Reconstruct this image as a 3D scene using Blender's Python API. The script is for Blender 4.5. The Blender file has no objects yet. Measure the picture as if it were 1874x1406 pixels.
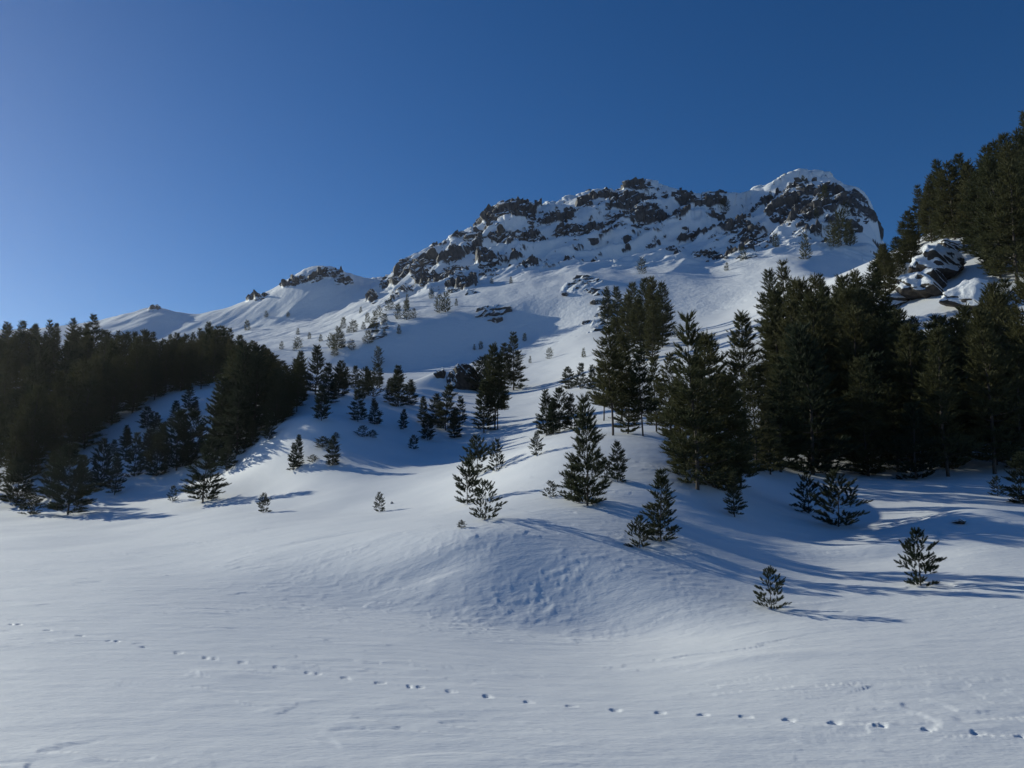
import bpy, math, random
import numpy as np
from mathutils import Vector, Matrix

# ------------------------------------------------------------------ camera, sky, sun, exposure
scn = bpy.context.scene
col = scn.collection
FPX, CX, CY = 1408.0, 937.0, 703.0          # focal length and centre of the 1874 x 1406 photograph, in its pixels
EYE, PITCH = 1.7, math.atan((900 - 703) / 1408.0)

cam_data = bpy.data.cameras.new('camera')
cam = bpy.data.objects.new('camera', cam_data)
col.objects.link(cam)
cam_data.sensor_fit = 'HORIZONTAL'
cam_data.sensor_width = 36.0
cam_data.lens = 36.0 * FPX / 1874.0
cam_data.clip_start, cam_data.clip_end = 0.05, 5000.0
cam.location = (0, 0, EYE)
cam.rotation_euler = (math.pi / 2 + PITCH, 0, 0)
scn.camera = cam

SUN_AZ, SUN_EL = math.radians(-53.0), math.radians(19.0)     # azimuth from the view axis (+Y), negative to the left
world = bpy.data.worlds.new('World')
scn.world = world
world.use_nodes = True
wn, wl = world.node_tree.nodes, world.node_tree.links
wn.clear()
sky = wn.new('ShaderNodeTexSky')
sky.sky_type = 'NISHITA'
sky.sun_disc = False
sky.sun_elevation = SUN_EL
sky.sun_rotation = SUN_AZ
sky.altitude = 2200
sky.air_density = 1.0
sky.dust_density = 0.4
sky.ozone_density = 3.0
hsv = wn.new('ShaderNodeHueSaturation')
hsv.inputs['Saturation'].default_value = 1.27
hsv.inputs['Hue'].default_value = 0.507
bg = wn.new('ShaderNodeBackground')
bg.inputs['Strength'].default_value = 0.083
wo = wn.new('ShaderNodeOutputWorld')
wl.new(sky.outputs[0], hsv.inputs['Color'])
wl.new(hsv.outputs[0], bg.inputs['Color'])
wl.new(bg.outputs[0], wo.inputs['Surface'])

sun_data = bpy.data.lights.new('sun', 'SUN')
sun_data.energy = 4.1
sun_data.angle = math.radians(0.5)
sun_data.color = (0.97, 0.965, 0.83)
sun = bpy.data.objects.new('sun', sun_data)
col.objects.link(sun)
sdir = Vector((math.sin(SUN_AZ) * math.cos(SUN_EL), math.cos(SUN_AZ) * math.cos(SUN_EL), math.sin(SUN_EL)))
sun.rotation_euler = sdir.to_track_quat('Z', 'Y').to_euler()
sun.location = (-60, 40, 60)

vs = scn.view_settings
vs.view_transform = 'Standard'
vs.look = 'None'
vs.exposure = 0.0
vs.gamma = 1.0
vs.use_curve_mapping = False
scn.cycles.max_bounces = 6
scn.cycles.diffuse_bounces = 3

# ------------------------------------------------------------------ helpers
rng = np.random.default_rng(7)
random.seed(11)

def pix_ray(px, py):
    """pixel of the photograph -> (azimuth, tangent of the elevation angle)"""
    xc, yc = (px - CX) / FPX, (CY - py) / FPX
    dx = xc
    dy = math.cos(PITCH) - yc * math.sin(PITCH)
    dz = math.sin(PITCH) + yc * math.cos(PITCH)
    return math.atan2(dx, dy), dz / math.hypot(dx, dy)

def pchip(xk, yk, x):
    """monotone cubic through (xk, yk); xk and yk of shape (K, N) or (K,), x of shape (R, N) or (R,)"""
    xk, yk, x = np.asarray(xk, float), np.asarray(yk, float), np.asarray(x, float)
    one = xk.ndim == 1
    if one:
        xk, yk, x = xk[:, None], yk[:, None], x[:, None]
    h = np.diff(xk, axis=0)
    d = np.diff(yk, axis=0) / h
    m = np.zeros_like(yk)
    w1, w2 = 2 * h[1:] + h[:-1], h[1:] + 2 * h[:-1]
    ok = d[1:] * d[:-1] > 0
    with np.errstate(divide='ignore', invalid='ignore'):
        hm = (w1 + w2) / (w1 / d[:-1] + w2 / d[1:])
    m[1:-1] = np.where(ok, hm, 0)
    m[0], m[-1] = d[0], d[-1]
    out = np.empty(np.broadcast(x, yk[:1]).shape)
    K = xk.shape[0]
    for j in range(K - 1):
        lo = xk[j][None] if j else np.full((1, xk.shape[1]), -1e9)
        hi = xk[j + 1][None] if j < K - 2 else np.full((1, xk.shape[1]), 1e9)
        s = np.clip((x - xk[j]) / h[j], 0, 1)
        v = ((1 + 2 * s) * (1 - s) ** 2 * yk[j] + s * (1 - s) ** 2 * h[j] * m[j]
             + s * s * (3 - 2 * s) * yk[j + 1] + s * s * (s - 1) * h[j] * m[j + 1])
        sel = (x >= lo) & (x < hi)
        out = np.where(sel, v, out)
    return out[:, 0] if one else out

def _hash(ix, iy, seed):
    h = (ix.astype(np.int64) * 374761393 + iy.astype(np.int64) * 668265263 + seed * 2147483647) & 0xFFFFFFFF
    h = ((h ^ (h >> 13)) * 1274126177) & 0xFFFFFFFF
    h = ((h ^ (h >> 16)) * 2246822519) & 0xFFFFFFFF
    return ((h ^ (h >> 15)) & 0xFFFFFF) / float(0x1000000)

def vnoise(x, y, seed=0):
    """gradient noise, about -1..1"""
    ix, iy = np.floor(x), np.floor(y)
    fx, fy = x - ix, y - iy
    ux, uy = fx * fx * fx * (fx * (fx * 6 - 15) + 10), fy * fy * fy * (fy * (fy * 6 - 15) + 10)
    def g(ax, ay, dx, dy):
        a = _hash(ax, ay, seed) * 2 * math.pi
        return np.cos(a) * dx + np.sin(a) * dy
    a, b = g(ix, iy, fx, fy), g(ix + 1, iy, fx - 1, fy)
    c, d = g(ix, iy + 1, fx, fy - 1), g(ix + 1, iy + 1, fx - 1, fy - 1)
    return 1.5 * ((a * (1 - ux) + b * ux) * (1 - uy) + (c * (1 - ux) + d * ux) * uy)

def fbm(x, y, oct=4, seed=0, gain=0.5):
    s, a, t = 0, 1.0, 0
    for o in range(oct):
        s = s + a * vnoise(x * 2 ** o, y * 2 ** o, seed + 17 * o)
        t += a
        a *= gain
    return s / t

def cells(x, y, seed=0):
    """cellular pattern: (random of the nearest cell, offset to it x, y, distance gap to the second nearest)"""
    ix, iy = np.floor(x), np.floor(y)
    d1 = np.full(x.shape, 9.0); d2 = np.full(x.shape, 9.0)
    rnd = np.zeros(x.shape); ox = np.zeros(x.shape); oy = np.zeros(x.shape)
    for i in (-1, 0, 1):
        for j in (-1, 0, 1):
            cxx, cyy = ix + i, iy + j
            px, py = cxx + _hash(cxx, cyy, seed), cyy + _hash(cxx, cyy, seed + 1)
            d = np.hypot(px - x, py - y)
            near = d < d1
            d2 = np.where(near, d1, np.minimum(d2, d))
            rnd = np.where(near, _hash(cxx, cyy, seed + 2), rnd)
            ox = np.where(near, x - px, ox); oy = np.where(near, y - py, oy)
            d1 = np.where(near, d, d1)
    return rnd, ox, oy, d2 - d1

def smooth(a, b, x):
    s = np.clip((x - a) / (b - a), 0, 1)
    return s * s * (3 - 2 * s)

# ------------------------------------------------------------------ the lie of the land
# Lines that run across the valley at growing distance; each is a list of (x, y, r): where the photograph shows the
# snow surface r metres away.  y given as ('z', h) means h metres above the flat snow field instead.
Z0 = ('z', 0.0)
LINES = [
 # 0 foot of the bank
 [(-900, Z0, 9), (0, Z0, 9), (300, Z0, 12.5), (450, ('z', -.06), 13.0), (600, ('z', -.14), 13.0), (800, ('z', -.22), 12.0), (1000, ('z', -.35), 11.4), (1150, ('z', -.37), 11.25),
  (1300, ('z', -.18), 10.7), (1500, ('z', -.03), 10.4), (1874, Z0, 10), (2800, Z0, 10)],
 # 1 top of the bank
 [(-900, Z0, 22), (0, Z0, 22), (300, ('z', .10), 21), (450, ('z', .38), 19.5), (600, 986, 17.5), (800, 970, 15.2), (900, 957, 14.7), (1000, 982, 14.2), (1100, 1022, 13.3),
  (1200, 1060, 12.7), (1290, 1085, 12.4), (1400, 1090, 12.6), (1600, 1072, 14), (1874, 1070, 14), (2800, Z0, 14)],
 # 2
 [(-900, Z0, 42), (0, Z0, 42), (200, Z0, 40), (400, 944, 36), (600, 940, 30), (800, 925, 25), (900, 900, 22), (1000, 880, 20.5), (1100, 872, 20),
  (1200, 905, 18.5), (1300, 946, 17.6), (1400, 986, 17.2), (1500, 1012, 17.5), (1600, 1000, 18.5), (1700, 985, 19), (1790, 960, 19.5), (1874, 972, 20), (2800, 960, 20)],
 # 3
 [(-900, 938, 60), (0, 938, 60), (200, 928, 55), (400, 912, 48), (500, 905, 43), (600, 882, 39), (700, 886, 37), (800, 876, 34), (900, 852, 29.5),
  (1000, 808, 27), (1100, 792, 27), (1200, 792, 27), (1300, 836, 26), (1400, 880, 26.5), (1500, 905, 27), (1600, 900, 28), (1700, 905, 28), (1790, 915, 25), (1874, 920, 28), (2800, 880, 28)],
 # 4
 [(-900, 890, 72), (0, 895, 72), (200, 850, 68), (400, 800, 62), (500, 778, 54), (570, 768, 49), (640, 790, 48), (720, 824, 47), (800, 846, 46), (900, 828, 43),
  (1000, 806, 37), (1100, 785, 38), (1200, 785, 35), (1300, 810, 34), (1400, 835, 35), (1600, 845, 36), (1874, 855, 36), (2800, 800, 36)],
 # 5 terrace
 [(-900, 750, 95), (0, 760, 95), (200, 745, 88), (400, 708, 80), (500, 700, 76), (600, 704, 71), (700, 732, 68), (800, 752, 66), (900, 762, 63),
  (1000, 744, 62), (1100, 722, 61), (1200, 720, 56), (1300, 730, 50), (1400, 740, 48), (1600, 730, 50), (1874, 720, 50), (2800, 620, 50)],
 # 6
 [(-900, 650, 132), (0, 655, 132), (200, 672, 118), (400, 678, 108), (500, 676, 110), (600, 686, 112), (700, 700, 106), (800, 706, 102), (900, 712, 100),
  (1000, 702, 100), (1060, 670, 100), (1100, 655, 94), (1200, 645, 84), (1300, 640, 76), (1400, 600, 74), (1600, 565, 76), (1700, 525, 76), (1874, 480, 76), (2800, 330, 76)],
 # 7 foot of the shaded step
 [(-900, 690, 185), (0, 695, 185), (200, 690, 180), (400, 660, 180), (500, 652, 176), (600, 668, 165), (700, 684, 158), (760, 684, 156), (830, 668, 156), (900, 652, 158),
  (1000, 622, 166), (1100, 600, 148), (1200, 612, 142), (1300, 600, 142), (1400, 575, 125), (1500, 520, 115), (1600, 474, 112), (1700, 428, 110), (1800, 375, 108), (1874, 345, 108), (2800, 180, 108)],
 # 8 top of the shaded step
 [(-900, 690, 300), (0, 690, 300), (200, 660, 300), (400, 648, 210), (500, 642, 190), (600, 645, 174), (640, 634, 172), (700, 604, 176), (760, 586, 180), (830, 572, 183), (900, 554, 184),
  (1000, 545, 182), (1060, 525, 180), (1100, 520, 178), (1200, 540, 172), (1300, 548, 158), (1400, 500, 180), (1500, 480, 170), (1600, 560, 160), (1700, 520, 160), (1874, 430, 160), (2800, 260, 160)],
 # 9 upper snow shelf
 [(-900, 650, 330), (0, 650, 330), (200, 630, 330), (400, 616, 322), (500, 604, 308), (600, 585, 296), (680, 552, 282), (750, 532, 252), (850, 505, 240), (950, 490, 236), (1050, 478, 240),
  (1150, 460, 246), (1250, 455, 246), (1350, 460, 238), (1450, 452, 226), (1550, 450, 222), (1610, 520, 220), (1700, 520, 220), (1874, 480, 220), (2800, 330, 220)],
 # 10 skyline
 [(-900, 620, 400), (0, 610, 400), (180, 592, 400), (230, 580, 398), (280, 568, 396), (340, 579, 362), (400, 573, 354), (440, 558, 350), (500, 532, 342), (540, 509, 337), (590, 489, 333), (640, 505, 330),
  (680, 516, 327), (705, 514, 320), (735, 496, 308), (765, 472, 300), (800, 456, 296), (850, 432, 294), (885, 408, 294), (915, 386, 294), (945, 377, 295), (990, 385, 296), (1020, 379, 298),
  (1075, 361, 300), (1130, 354, 302), (1160, 340, 302), (1200, 350, 301), (1250, 361, 299), (1280, 367, 296), (1320, 370, 292), (1360, 374, 295), (1400, 353, 300), (1440, 339, 296),
  (1470, 334, 294), (1540, 344, 290), (1575, 366, 287), (1592, 398, 285), (1606, 450, 286), (1640, 520, 284), (1874, 520, 290), (2800, 400, 290)],
 # 11 behind the skyline
 [(-900, 640, 520), (0, 640, 520), (400, 630, 500), (700, 580, 470), (1000, 470, 460), (1300, 450, 450), (1600, 520, 430), (1874, 560, 430), (2800, 500, 430)],
]
AZ = np.concatenate([np.radians(np.linspace(-180, -66, 24, endpoint=False)), np.radians(np.linspace(-66, -36.5, 70, endpoint=False)),
                     np.radians(np.linspace(-36.5, 36.5, 900, endpoint=False)), np.radians(np.linspace(36.5, 66, 70, endpoint=False)),
                     np.radians(np.linspace(66, 180, 25))])
RAD = np.concatenate([np.linspace(0.3, 4.0, 14, endpoint=False), EYE * FPX / np.linspace(EYE * FPX / 4.0, EYE * FPX / 9.5, 170, endpoint=False), np.exp(np.linspace(math.log(9.5), math.log(22), 230, endpoint=False)),
                      np.exp(np.linspace(math.log(22), math.log(150), 230, endpoint=False)),
                      np.exp(np.linspace(math.log(150), math.log(420), 330, endpoint=False)), np.exp(np.linspace(math.log(420), math.log(1500), 22))])
NEAR_ROWS = 14 + 170 + 230 + 230

def line_at(line, az):
    pa, pq, pr = [], [], []
    for (x, y, r) in line:
        a, t = pix_ray(x, 900 if isinstance(y, tuple) else y)
        q = y[1] / r if isinstance(y, tuple) else t + EYE / r
        pa.append(a); pq.append(q); pr.append(math.log(r))
    a = np.clip(az, pa[0], pa[-1])
    return pchip(pa, pq, a), pchip(pa, pr, a)

def smooth_line(v, az, sig):
    """blur along the azimuth (uniform in the dense part)"""
    m = (az > math.radians(-36.6)) & (az < math.radians(36.6))
    w = v[m]
    k = np.exp(-0.5 * (np.arange(-3 * sig, 3 * sig + 1) / sig) ** 2); k /= k.sum()
    p = np.pad(w, 3 * sig, mode='edge')
    v = v.copy(); v[m] = np.convolve(p, k, mode='valid')
    return v

fade = 1 - smooth(math.radians(70), math.radians(130), np.abs(AZ))
Q, U = [np.zeros_like(AZ), np.zeros_like(AZ)], [np.full_like(AZ, math.log(0.2)), np.full_like(AZ, math.log(5.0))]
for k, L in enumerate(LINES):
    q, u = line_at(L, AZ)
    if k not in (10,):
        q, u = smooth_line(q, AZ, 34 if k < 2 else 24), smooth_line(u, AZ, 36 if k < 2 else 30)
    else:
        q, u = smooth_line(q, AZ, 2), smooth_line(u, AZ, 8)
        q = q + 0.0030 * fbm(AZ * 95, AZ * 0, 4, 201, 0.65) * smooth(-0.32, -0.2, AZ)
    Q.append(q * fade); U.append(u)
Q.append(Q[-1] * 0.3); U.append(np.full_like(AZ, math.log(1400)))
Q, U = np.array(Q), np.array(U)
AA, RR = np.meshgrid(AZ, RAD)
ZZ = pchip(U, Q, np.broadcast_to(np.log(RAD)[:, None], AA.shape)) * RR
XX, YY = np.sin(AA) * RR, np.cos(AA) * RR
def blur_az(z, sig):
    k = np.exp(-0.5 * (np.arange(-3 * sig, 3 * sig + 1) / sig) ** 2); k /= k.sum()
    dense = np.nonzero((AZ > math.radians(-36.6)) & (AZ < math.radians(36.6)))[0]
    out = np.zeros((z.shape[0], len(dense)))
    for t, w in zip(range(-3 * sig, 3 * sig + 1), k):
        out += w * z[:, np.clip(dense + t, dense[0], dense[-1])]
    z[:, dense] = out
kz = int(np.searchsorted(RAD, 125))
blur_az(ZZ[:kz], 8)
blur_az(ZZ[kz:int(np.searchsorted(RAD, 215))], 4)
BASE = ZZ.copy()

def ground(az, r):
    """height of the land at azimuth az and distance r"""
    i = np.clip(np.searchsorted(AZ, az) - 1, 0, len(AZ) - 2)
    j = np.clip(np.searchsorted(RAD, r) - 1, 0, len(RAD) - 2)
    u = (az - AZ[i]) / (AZ[i + 1] - AZ[i]); v = (r - RAD[j]) / (RAD[j + 1] - RAD[j])
    return ((ZZ[j, i] * (1 - u) + ZZ[j, i + 1] * u) * (1 - v) + (ZZ[j + 1, i] * (1 - u) + ZZ[j + 1, i + 1] * u) * v)

def hit(px, py, rmin=3.0):
    """first point of the land behind a pixel of the photograph"""
    a, t = pix_ray(px, py)
    i = min(max(int(np.searchsorted(AZ, a)) - 1, 0), len(AZ) - 2)
    u = (a - AZ[i]) / (AZ[i + 1] - AZ[i])
    prof = ZZ[:, i] * (1 - u) + ZZ[:, i + 1] * u
    e = (prof - EYE) / RAD - t
    ok = (RAD > rmin) & (RAD < 420)
    idx = np.nonzero(ok & (e >= 0))[0]
    if len(idx) and idx[0] > 0 and e[idx[0] - 1] < 0:
        j = idx[0] - 1
        f = -e[j] / (e[j + 1] - e[j])
        r = RAD[j] + f * (RAD[j + 1] - RAD[j])
    elif len(idx):
        r = RAD[idx[0]]
    else:
        ee = np.where(ok, e, -9)
        r = RAD[int(np.argmax(ee))]
    return a, float(r)

def at(a, r, dz=0.0):
    return Vector((math.sin(a) * r, math.cos(a) * r, float(ground(a, r)) + dz))

# ------------------------------------------------------------------ relief of the snow
near = RR < 60
# soft swells everywhere beyond the flat field
away = smooth(10, 40, RR)
ZZ = ZZ + away * (0.10 * fbm(XX / 5, YY / 7, 2, 3) * smooth(10, 25, RR) + 0.35 * fbm(XX / 16, YY / 20, 2, 9) * smooth(30, 90, RR))
mid_rows = slice(int(np.searchsorted(RAD, 12)), int(np.searchsorted(RAD, 150)))
xm, ym, rm = XX[mid_rows], YY[mid_rows], RR[mid_rows]
ZZ[mid_rows] += smooth(12, 18, rm) * (0.022 * fbm(xm * 0.35, ym * 0.8, 3, 181) + 0.05 * smooth(40, 80, rm) * fbm(xm * 0.12, ym * 0.22, 3, 191))
# rolling ground under the left knoll and the valley
def bump(px, py, rx, ry, h):
    """a mound (or hollow) rx by ry metres at the pixel"""
    global ZZ
    a, r = hit(px, py)
    x0, y0 = math.sin(a) * r, math.cos(a) * r
    d2 = ((XX - x0) / rx) ** 2 + ((YY - y0) / ry) ** 2
    ZZ = ZZ + h * np.exp(-d2)
BUMPS = [(1780, 955, 1.6, 1.1, 0.28), (570, 790, 4, 3, 0.35), (800, 1040, .8, .3, -0.05), (760, 1015, 1.6, .5, 0.03),
         (1360, 1207, .9, .25, 0.035), (590, 985, 1.0, .3, -0.03), (1560, 1010, 1.5, .8, 0.1), (1650, 1005, 1.4, .5, 0.14), (460, 850, 5, 4, 0.5), (818, 712, 4.2, 2.6, 2.3), (770, 722, 3.0, 2.0, 0.7)]
for b in BUMPS:
    bump(*b)

# the finer relief is worked out only where it can be seen
NR = int(np.searchsorted(RAD, 40))
xs, ys, rs, as_ = XX[:NR], YY[:NR], RR[:NR], AA[:NR]
# bank in the middle: broken wind crust
bank = np.exp(-((as_ - math.radians(0.5)) / math.radians(13)) ** 2) * smooth(10.2, 11.5, rs) * (1 - smooth(13.5, 17, rs))
bank = np.maximum(bank, 0.7 * np.exp(-((as_ - math.radians(-15)) / math.radians(8)) ** 2) * smooth(10, 12.5, rs) * (1 - smooth(15, 19, rs)))
crust = fbm(xs * 4.2 + 0.5 * fbm(xs * 2, ys * 2, 2, 41), ys * 6.5, 3, 21, 0.6)
patch = smooth(-0.5, 0.25, fbm(xs * 0.7, ys * 0.7, 3, 33))
fine = bank * patch * 0.013 * smooth(-0.1, 0.5, crust)
# thin wind-crust edges on the flat field: slow ramps ending in small sharp steps
warp = 0.35 * fbm(xs * 0.8, ys * 0.9, 3, 51)
v = 2.6 * fbm(xs * 0.34, ys * 1.05 + warp, 4, 61) + 1.1 * ys + 0.16 * xs
saw = v - np.floor(v)
edge = saw * (1 - smooth(0.93, 1.0, saw))
where = smooth(-0.05, 0.35, fbm(xs * 0.45, ys * 0.8, 3, 71) + 0.18 * smooth(7.5, 4.5, rs))
fine = fine + (rs < 26) * 0.012 * edge * where
v = 2.2 * fbm(xs * 0.8, ys * 2.2 + warp, 3, 161) + 2.9 * ys - 0.3 * xs
saw = v - np.floor(v)
fine = fine + (rs < 14) * 0.005 * saw * (1 - smooth(0.9, 1.0, saw)) * smooth(0, 0.4, fbm(xs * 0.6, ys * 0.9, 3, 171))
fine = fine + 0.0035 * fbm(xs * 1.6, ys * 5.0, 3, 81) * smooth(2, 5, rs) + 0.006 * fbm(xs * 0.6, ys * 2.2, 2, 91)
ZZ[:NR] += fine

# one animal's line of prints, from the left edge down to the right
PRINTS = [(28, 1144), (88, 1155), (148, 1164), (207, 1174), (266, 1184), (326, 1193), (386, 1202), (447, 1209), (511, 1217), (574, 1225), (636, 1233), (698, 1241), (760, 1247), (826, 1254),
          (893, 1262), (968, 1271), (1047, 1279), (1127, 1287), (1209, 1293), (1288, 1300), (1366, 1306), (1445, 1314), (1529, 1322), (1613, 1329), (1700, 1336), (1790, 1342), (1872, 1349)]
for k, (px, py) in enumerate(PRINTS):
    a, t = pix_ray(px, py)
    r = EYE / -t
    x0, y0 = math.sin(a) * r, math.cos(a) * r
    for off in ((0.0,) if px > 850 or k % 3 else (-0.05, 0.05)):
        wx = (0.054 if px > 850 else 0.062) if off == 0 else 0.034
        ex = ((xs - x0 - off) / wx) ** 2 + ((ys - y0 + 0.1 * (xs - x0)) / 0.028) ** 2
        ZZ[:NR] -= (0.036 if px > 850 else 0.028) * (0.75 + 0.5 * rng.random()) * np.clip(1.3 - ex ** 1.5, 0, 1) * np.clip(0.75 - 0.55 * (xs - x0 - off) / wx, 0.1, 1)

# ------------------------------------------------------------------ crags of the mountain
# (x, y, half width, half height) in pixels of the photograph where bare rock breaks the snow, and what it is
CRAGS = [
 (760, 490, 40, 22, 'dark jagged crag at the lower left end of the main ridge'),
 (722, 516, 26, 12, 'low dark rocks where the main ridge meets the saddle'),
 (812, 478, 38, 20, 'broken brown crag just right of the ridge\'s lower left end'),
 (830, 508, 36, 20, 'snow-laced crag below the lower left shoulder of the ridge'),
 (790, 520, 24, 14, 'small rocky step under the lower left crag'),
 (850, 528, 24, 14, 'small rocks in a row below the left shoulder'),
 (940, 384, 48, 18, 'brown rocky knob standing on the skyline left of the summit'),
 (905, 400, 32, 16, 'steep rocks falling left from the skyline knob'),
 (868, 432, 34, 12, 'thin band of rocks on the skyline slope below the knob'),
 (930, 432, 34, 10, 'narrow rock band under the skyline knob'),
 (893, 490, 18, 24, 'tall isolated dark rock face in the middle of the snow slope'),
 (970, 497, 17, 15, 'wedge-shaped dark boulder on the sunlit snow rib'),
 (985, 440, 30, 9, 'streaks of rock on the slope below the knob'),
 (1020, 410, 34, 18, 'dark rocks beside the pointed snow crest'),
 (1045, 428, 26, 18, 'block-shaped crag under the pointed snow crest'),
 (1085, 425, 24, 16, 'two rounded crags in the middle of the upper slope'),
 (1072, 378, 18, 8, 'small rock tip poking out of the pointed snow crest'),
 (1165, 350, 28, 14, 'highest dark rocks on the summit of the main ridge'),
 (1150, 372, 34, 18, 'rock wall directly under the summit'),
 (1205, 368, 36, 16, 'rock wall right of the summit'),
 (1138, 402, 24, 20, 'lower left corner of the summit rock wall'),
 (1190, 400, 36, 20, 'lower right corner of the summit rock wall'),
 (1252, 374, 36, 12, 'low rocks on the skyline right of the summit'),
 (1292, 388, 32, 14, 'rocky band on the saddle between the two summits'),
 (1315, 372, 20, 8, 'small rocks at the lowest point between the two summits'),
 (1290, 432, 34, 12, 'rocks on the sunlit rib under the saddle'),
 (1345, 425, 34, 20, 'scattered crags in the gully left of the right summit'),
 (1380, 440, 24, 16, 'crag in the lower gully of the right summit'),
 (1300, 468, 36, 12, 'bottom rocks of the sunlit rib'),
 (1355, 468, 26, 10, 'low rocks at the end of the gully'),
 (1412, 368, 22, 12, 'rocks on the left shoulder of the right summit'),
 (1440, 392, 36, 30, 'brown cliff on the left face of the right summit'),
 (1470, 412, 30, 28, 'brown cliff in the centre of the right summit'),
 (1500, 392, 30, 24, 'dark crag on the front of the right summit'),
 (1482, 360, 26, 10, 'thin ledges near the top of the right summit'),
 (1552, 384, 26, 26, 'dark crag on the right flank of the right summit'),
 (1582, 392, 14, 24, 'steep rocks on the right edge of the right summit'),
 (1540, 420, 26, 20, 'rocks low on the right flank of the right summit'),
 (905, 575, 28, 16, 'lone dark crag in the shaded snow below the ridge'),
 (1078, 524, 28, 18, 'big dark crag on the sunlit rib above the tree clump'),
 (1042, 532, 14, 16, 'snow-streaked rocks left of the big dark crag'),
 (1104, 562, 18, 22, 'slanting rock slabs running down behind the tree clump'),
 (1085, 600, 16, 18, 'snowy slabs at the foot of the sunlit rib'),
 (702, 597, 18, 9, 'squarish dark boulder at the brink of the shaded slope'),
 (690, 612, 16, 8, 'snow-covered rocks below the squarish boulder'),
 (682, 545, 11, 12, 'small dark outcrop in the shade under the saddle'),
 (595, 503, 28, 12, 'dark rocks on the summit of the far left peak'),
 (565, 512, 26, 7, 'rock band left of the far peak\'s summit'),
 (540, 521, 22, 6, 'lower left rock band of the far peak'),
 (628, 517, 16, 8, 'small rocks right of the far peak\'s summit'),
 (472, 545, 16, 5, 'brown rocks on the far peak\'s long left shoulder'),
 (1452, 350, 24, 12, 'rocks on the left edge of the right summit\'s snow top'),
 (1520, 362, 28, 14, 'rocks on the right edge of the right summit\'s snow top'),
 (1562, 366, 16, 12, 'steep rocks where the right summit\'s skyline turns down'),
 (612, 500, 16, 8, 'rocky tip just right of the far peak\'s highest rocks'),
 (1100, 366, 22, 10, 'rocks between the pointed snow crest and the summit'),
 (960, 410, 22, 10, 'rock step below the right half of the skyline knob'),
 (1240, 410, 26, 12, 'rocks scattered below the saddle\'s left end'),
 (282, 571, 10, 3, 'tiny rocks on the faint farthest hilltop'),
]
PX0 = RR > 150
arc = np.concatenate([np.zeros((1, len(AZ))), np.cumsum(np.hypot(np.diff(RR, axis=0), np.diff(BASE, axis=0)), axis=0)])
CRAG_AT = []
for c in CRAGS:
    a, r = hit(c[0], c[1], 150)
    CRAG_AT.append((a, r, float(ground(a, r))))
F0 = int(np.searchsorted(RAD, 150))
full = (AA, RR, ZZ)
AA, RR, ZZ = AA[F0:], RR[F0:], ZZ[F0:]
S, T = AA * 290.0, arc[F0:]
mtn = smooth(165, 215, RR)
ridged = 1 - np.abs(fbm(S / 70 + T / 210, T / 120 - S / 200, 4, 101))
# strata run up to the right
ca, sa = math.cos(math.radians(38)), math.sin(math.radians(38))
S2, T2 = S * ca + T * sa, -S * sa + T * ca
relief = mtn * (5.0 * (ridged - 0.72) + smooth(200, 235, RR) * (0.25 + 0.75 * smooth(math.radians(-12), math.radians(-8), AA)) * (2.6 * fbm(S2 / 34, T2 / 13, 4, 111) + 1.2 * fbm(S2 / 10, T2 / 5, 2, 115)))
# ribs along the strata: long flanks to the upper left, short steep ones to the lower right
rv = T2 / 24.0 + 0.9 * fbm(S2 / 60, T2 / 40, 3, 151) + 0.25 * fbm(S2 / 14, T2 / 10, 2, 152)
rs_ = rv - np.floor(rv)
rib = np.where(rs_ < 0.66, rs_ / 0.66, (1 - rs_) / 0.34)
ribm = smooth(215, 245, RR) * smooth(math.radians(-10), math.radians(-7), AA)
relief = relief + ribm * (5.2 * (rib - 0.5)) * (0.45 + 0.8 * smooth(-0.3, 0.3, fbm(S / 50, T / 50, 2, 153)))
edge_fade = 1 - smooth(math.radians(24.0), math.radians(25.2), AA)
zone = np.zeros_like(ZZ)
for (px, py, rx, ry, _), (a, r, z) in zip(CRAGS, CRAG_AT):
    k = r / FPX
    d = np.hypot((AA - a) * r / (rx * k * 1.1), (ZZ - z) / (ry * k * 1.15))
    m = np.clip(1.12 - d, 0, 1) * (np.abs(RR - r) < 30)
    zone = np.maximum(zone, m)
scatter = smooth(0.08, 0.36, fbm(S2 / 13, T2 / 6, 4, 121, 0.65) ) * smooth(205, 240, RR) * smooth(math.radians(-11.5), math.radians(-8), AA)
zone = np.maximum(smooth(0, 0.6, 1.3 * zone + 0.9 * fbm(S2 / 10, T2 / 6, 3, 131) * (zone > 0)), (0.5 + 0.35 * (rs_ < 0.5)) * scatter) * mtn
c1, o1x, o1y, e1 = cells(S2 / 7.0, T2 / 3.6, 5)
c2, o2x, o2y, e2 = cells(S2 / 2.6, T2 / 1.5, 9)
block = 3.6 * c1 + 2.4 * o1x * (c1 - .3) - 1.1 * o1y + 1.7 * c2 + 0.7 * o2x - 0.4 * o2y - 1.0 * (e1 < 0.10)
rockd = zone * (block - 1.2) * (0.35 + 0.65 * edge_fade) * 0.85
zone = zone * np.clip(0.35 + 0.75 * c2 + 0.5 * (c1 - 0.4) + 0.35 * fbm(S2 / 5, T2 / 2.5, 2, 141), 0, 1.2)
disp = (relief + rockd) * smooth(150, 165, RR)
AA, RR, ZZ = full
disp = np.concatenate([np.zeros((F0, len(AZ))), disp]); zone = np.concatenate([np.zeros((F0, len(AZ))), zone])
gx = np.gradient(BASE, axis=1) / np.gradient(AA, axis=1) / RR
gr = np.gradient(BASE, axis=0) / np.gradient(RR, axis=0)
nz = 1 / np.sqrt(1 + gx ** 2 + gr ** 2)
nr, nt = -gr * nz, -gx * nz
dsp = np.where(RR > 150, disp, 0) * (1 - smooth(430, 600, RR))
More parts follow.
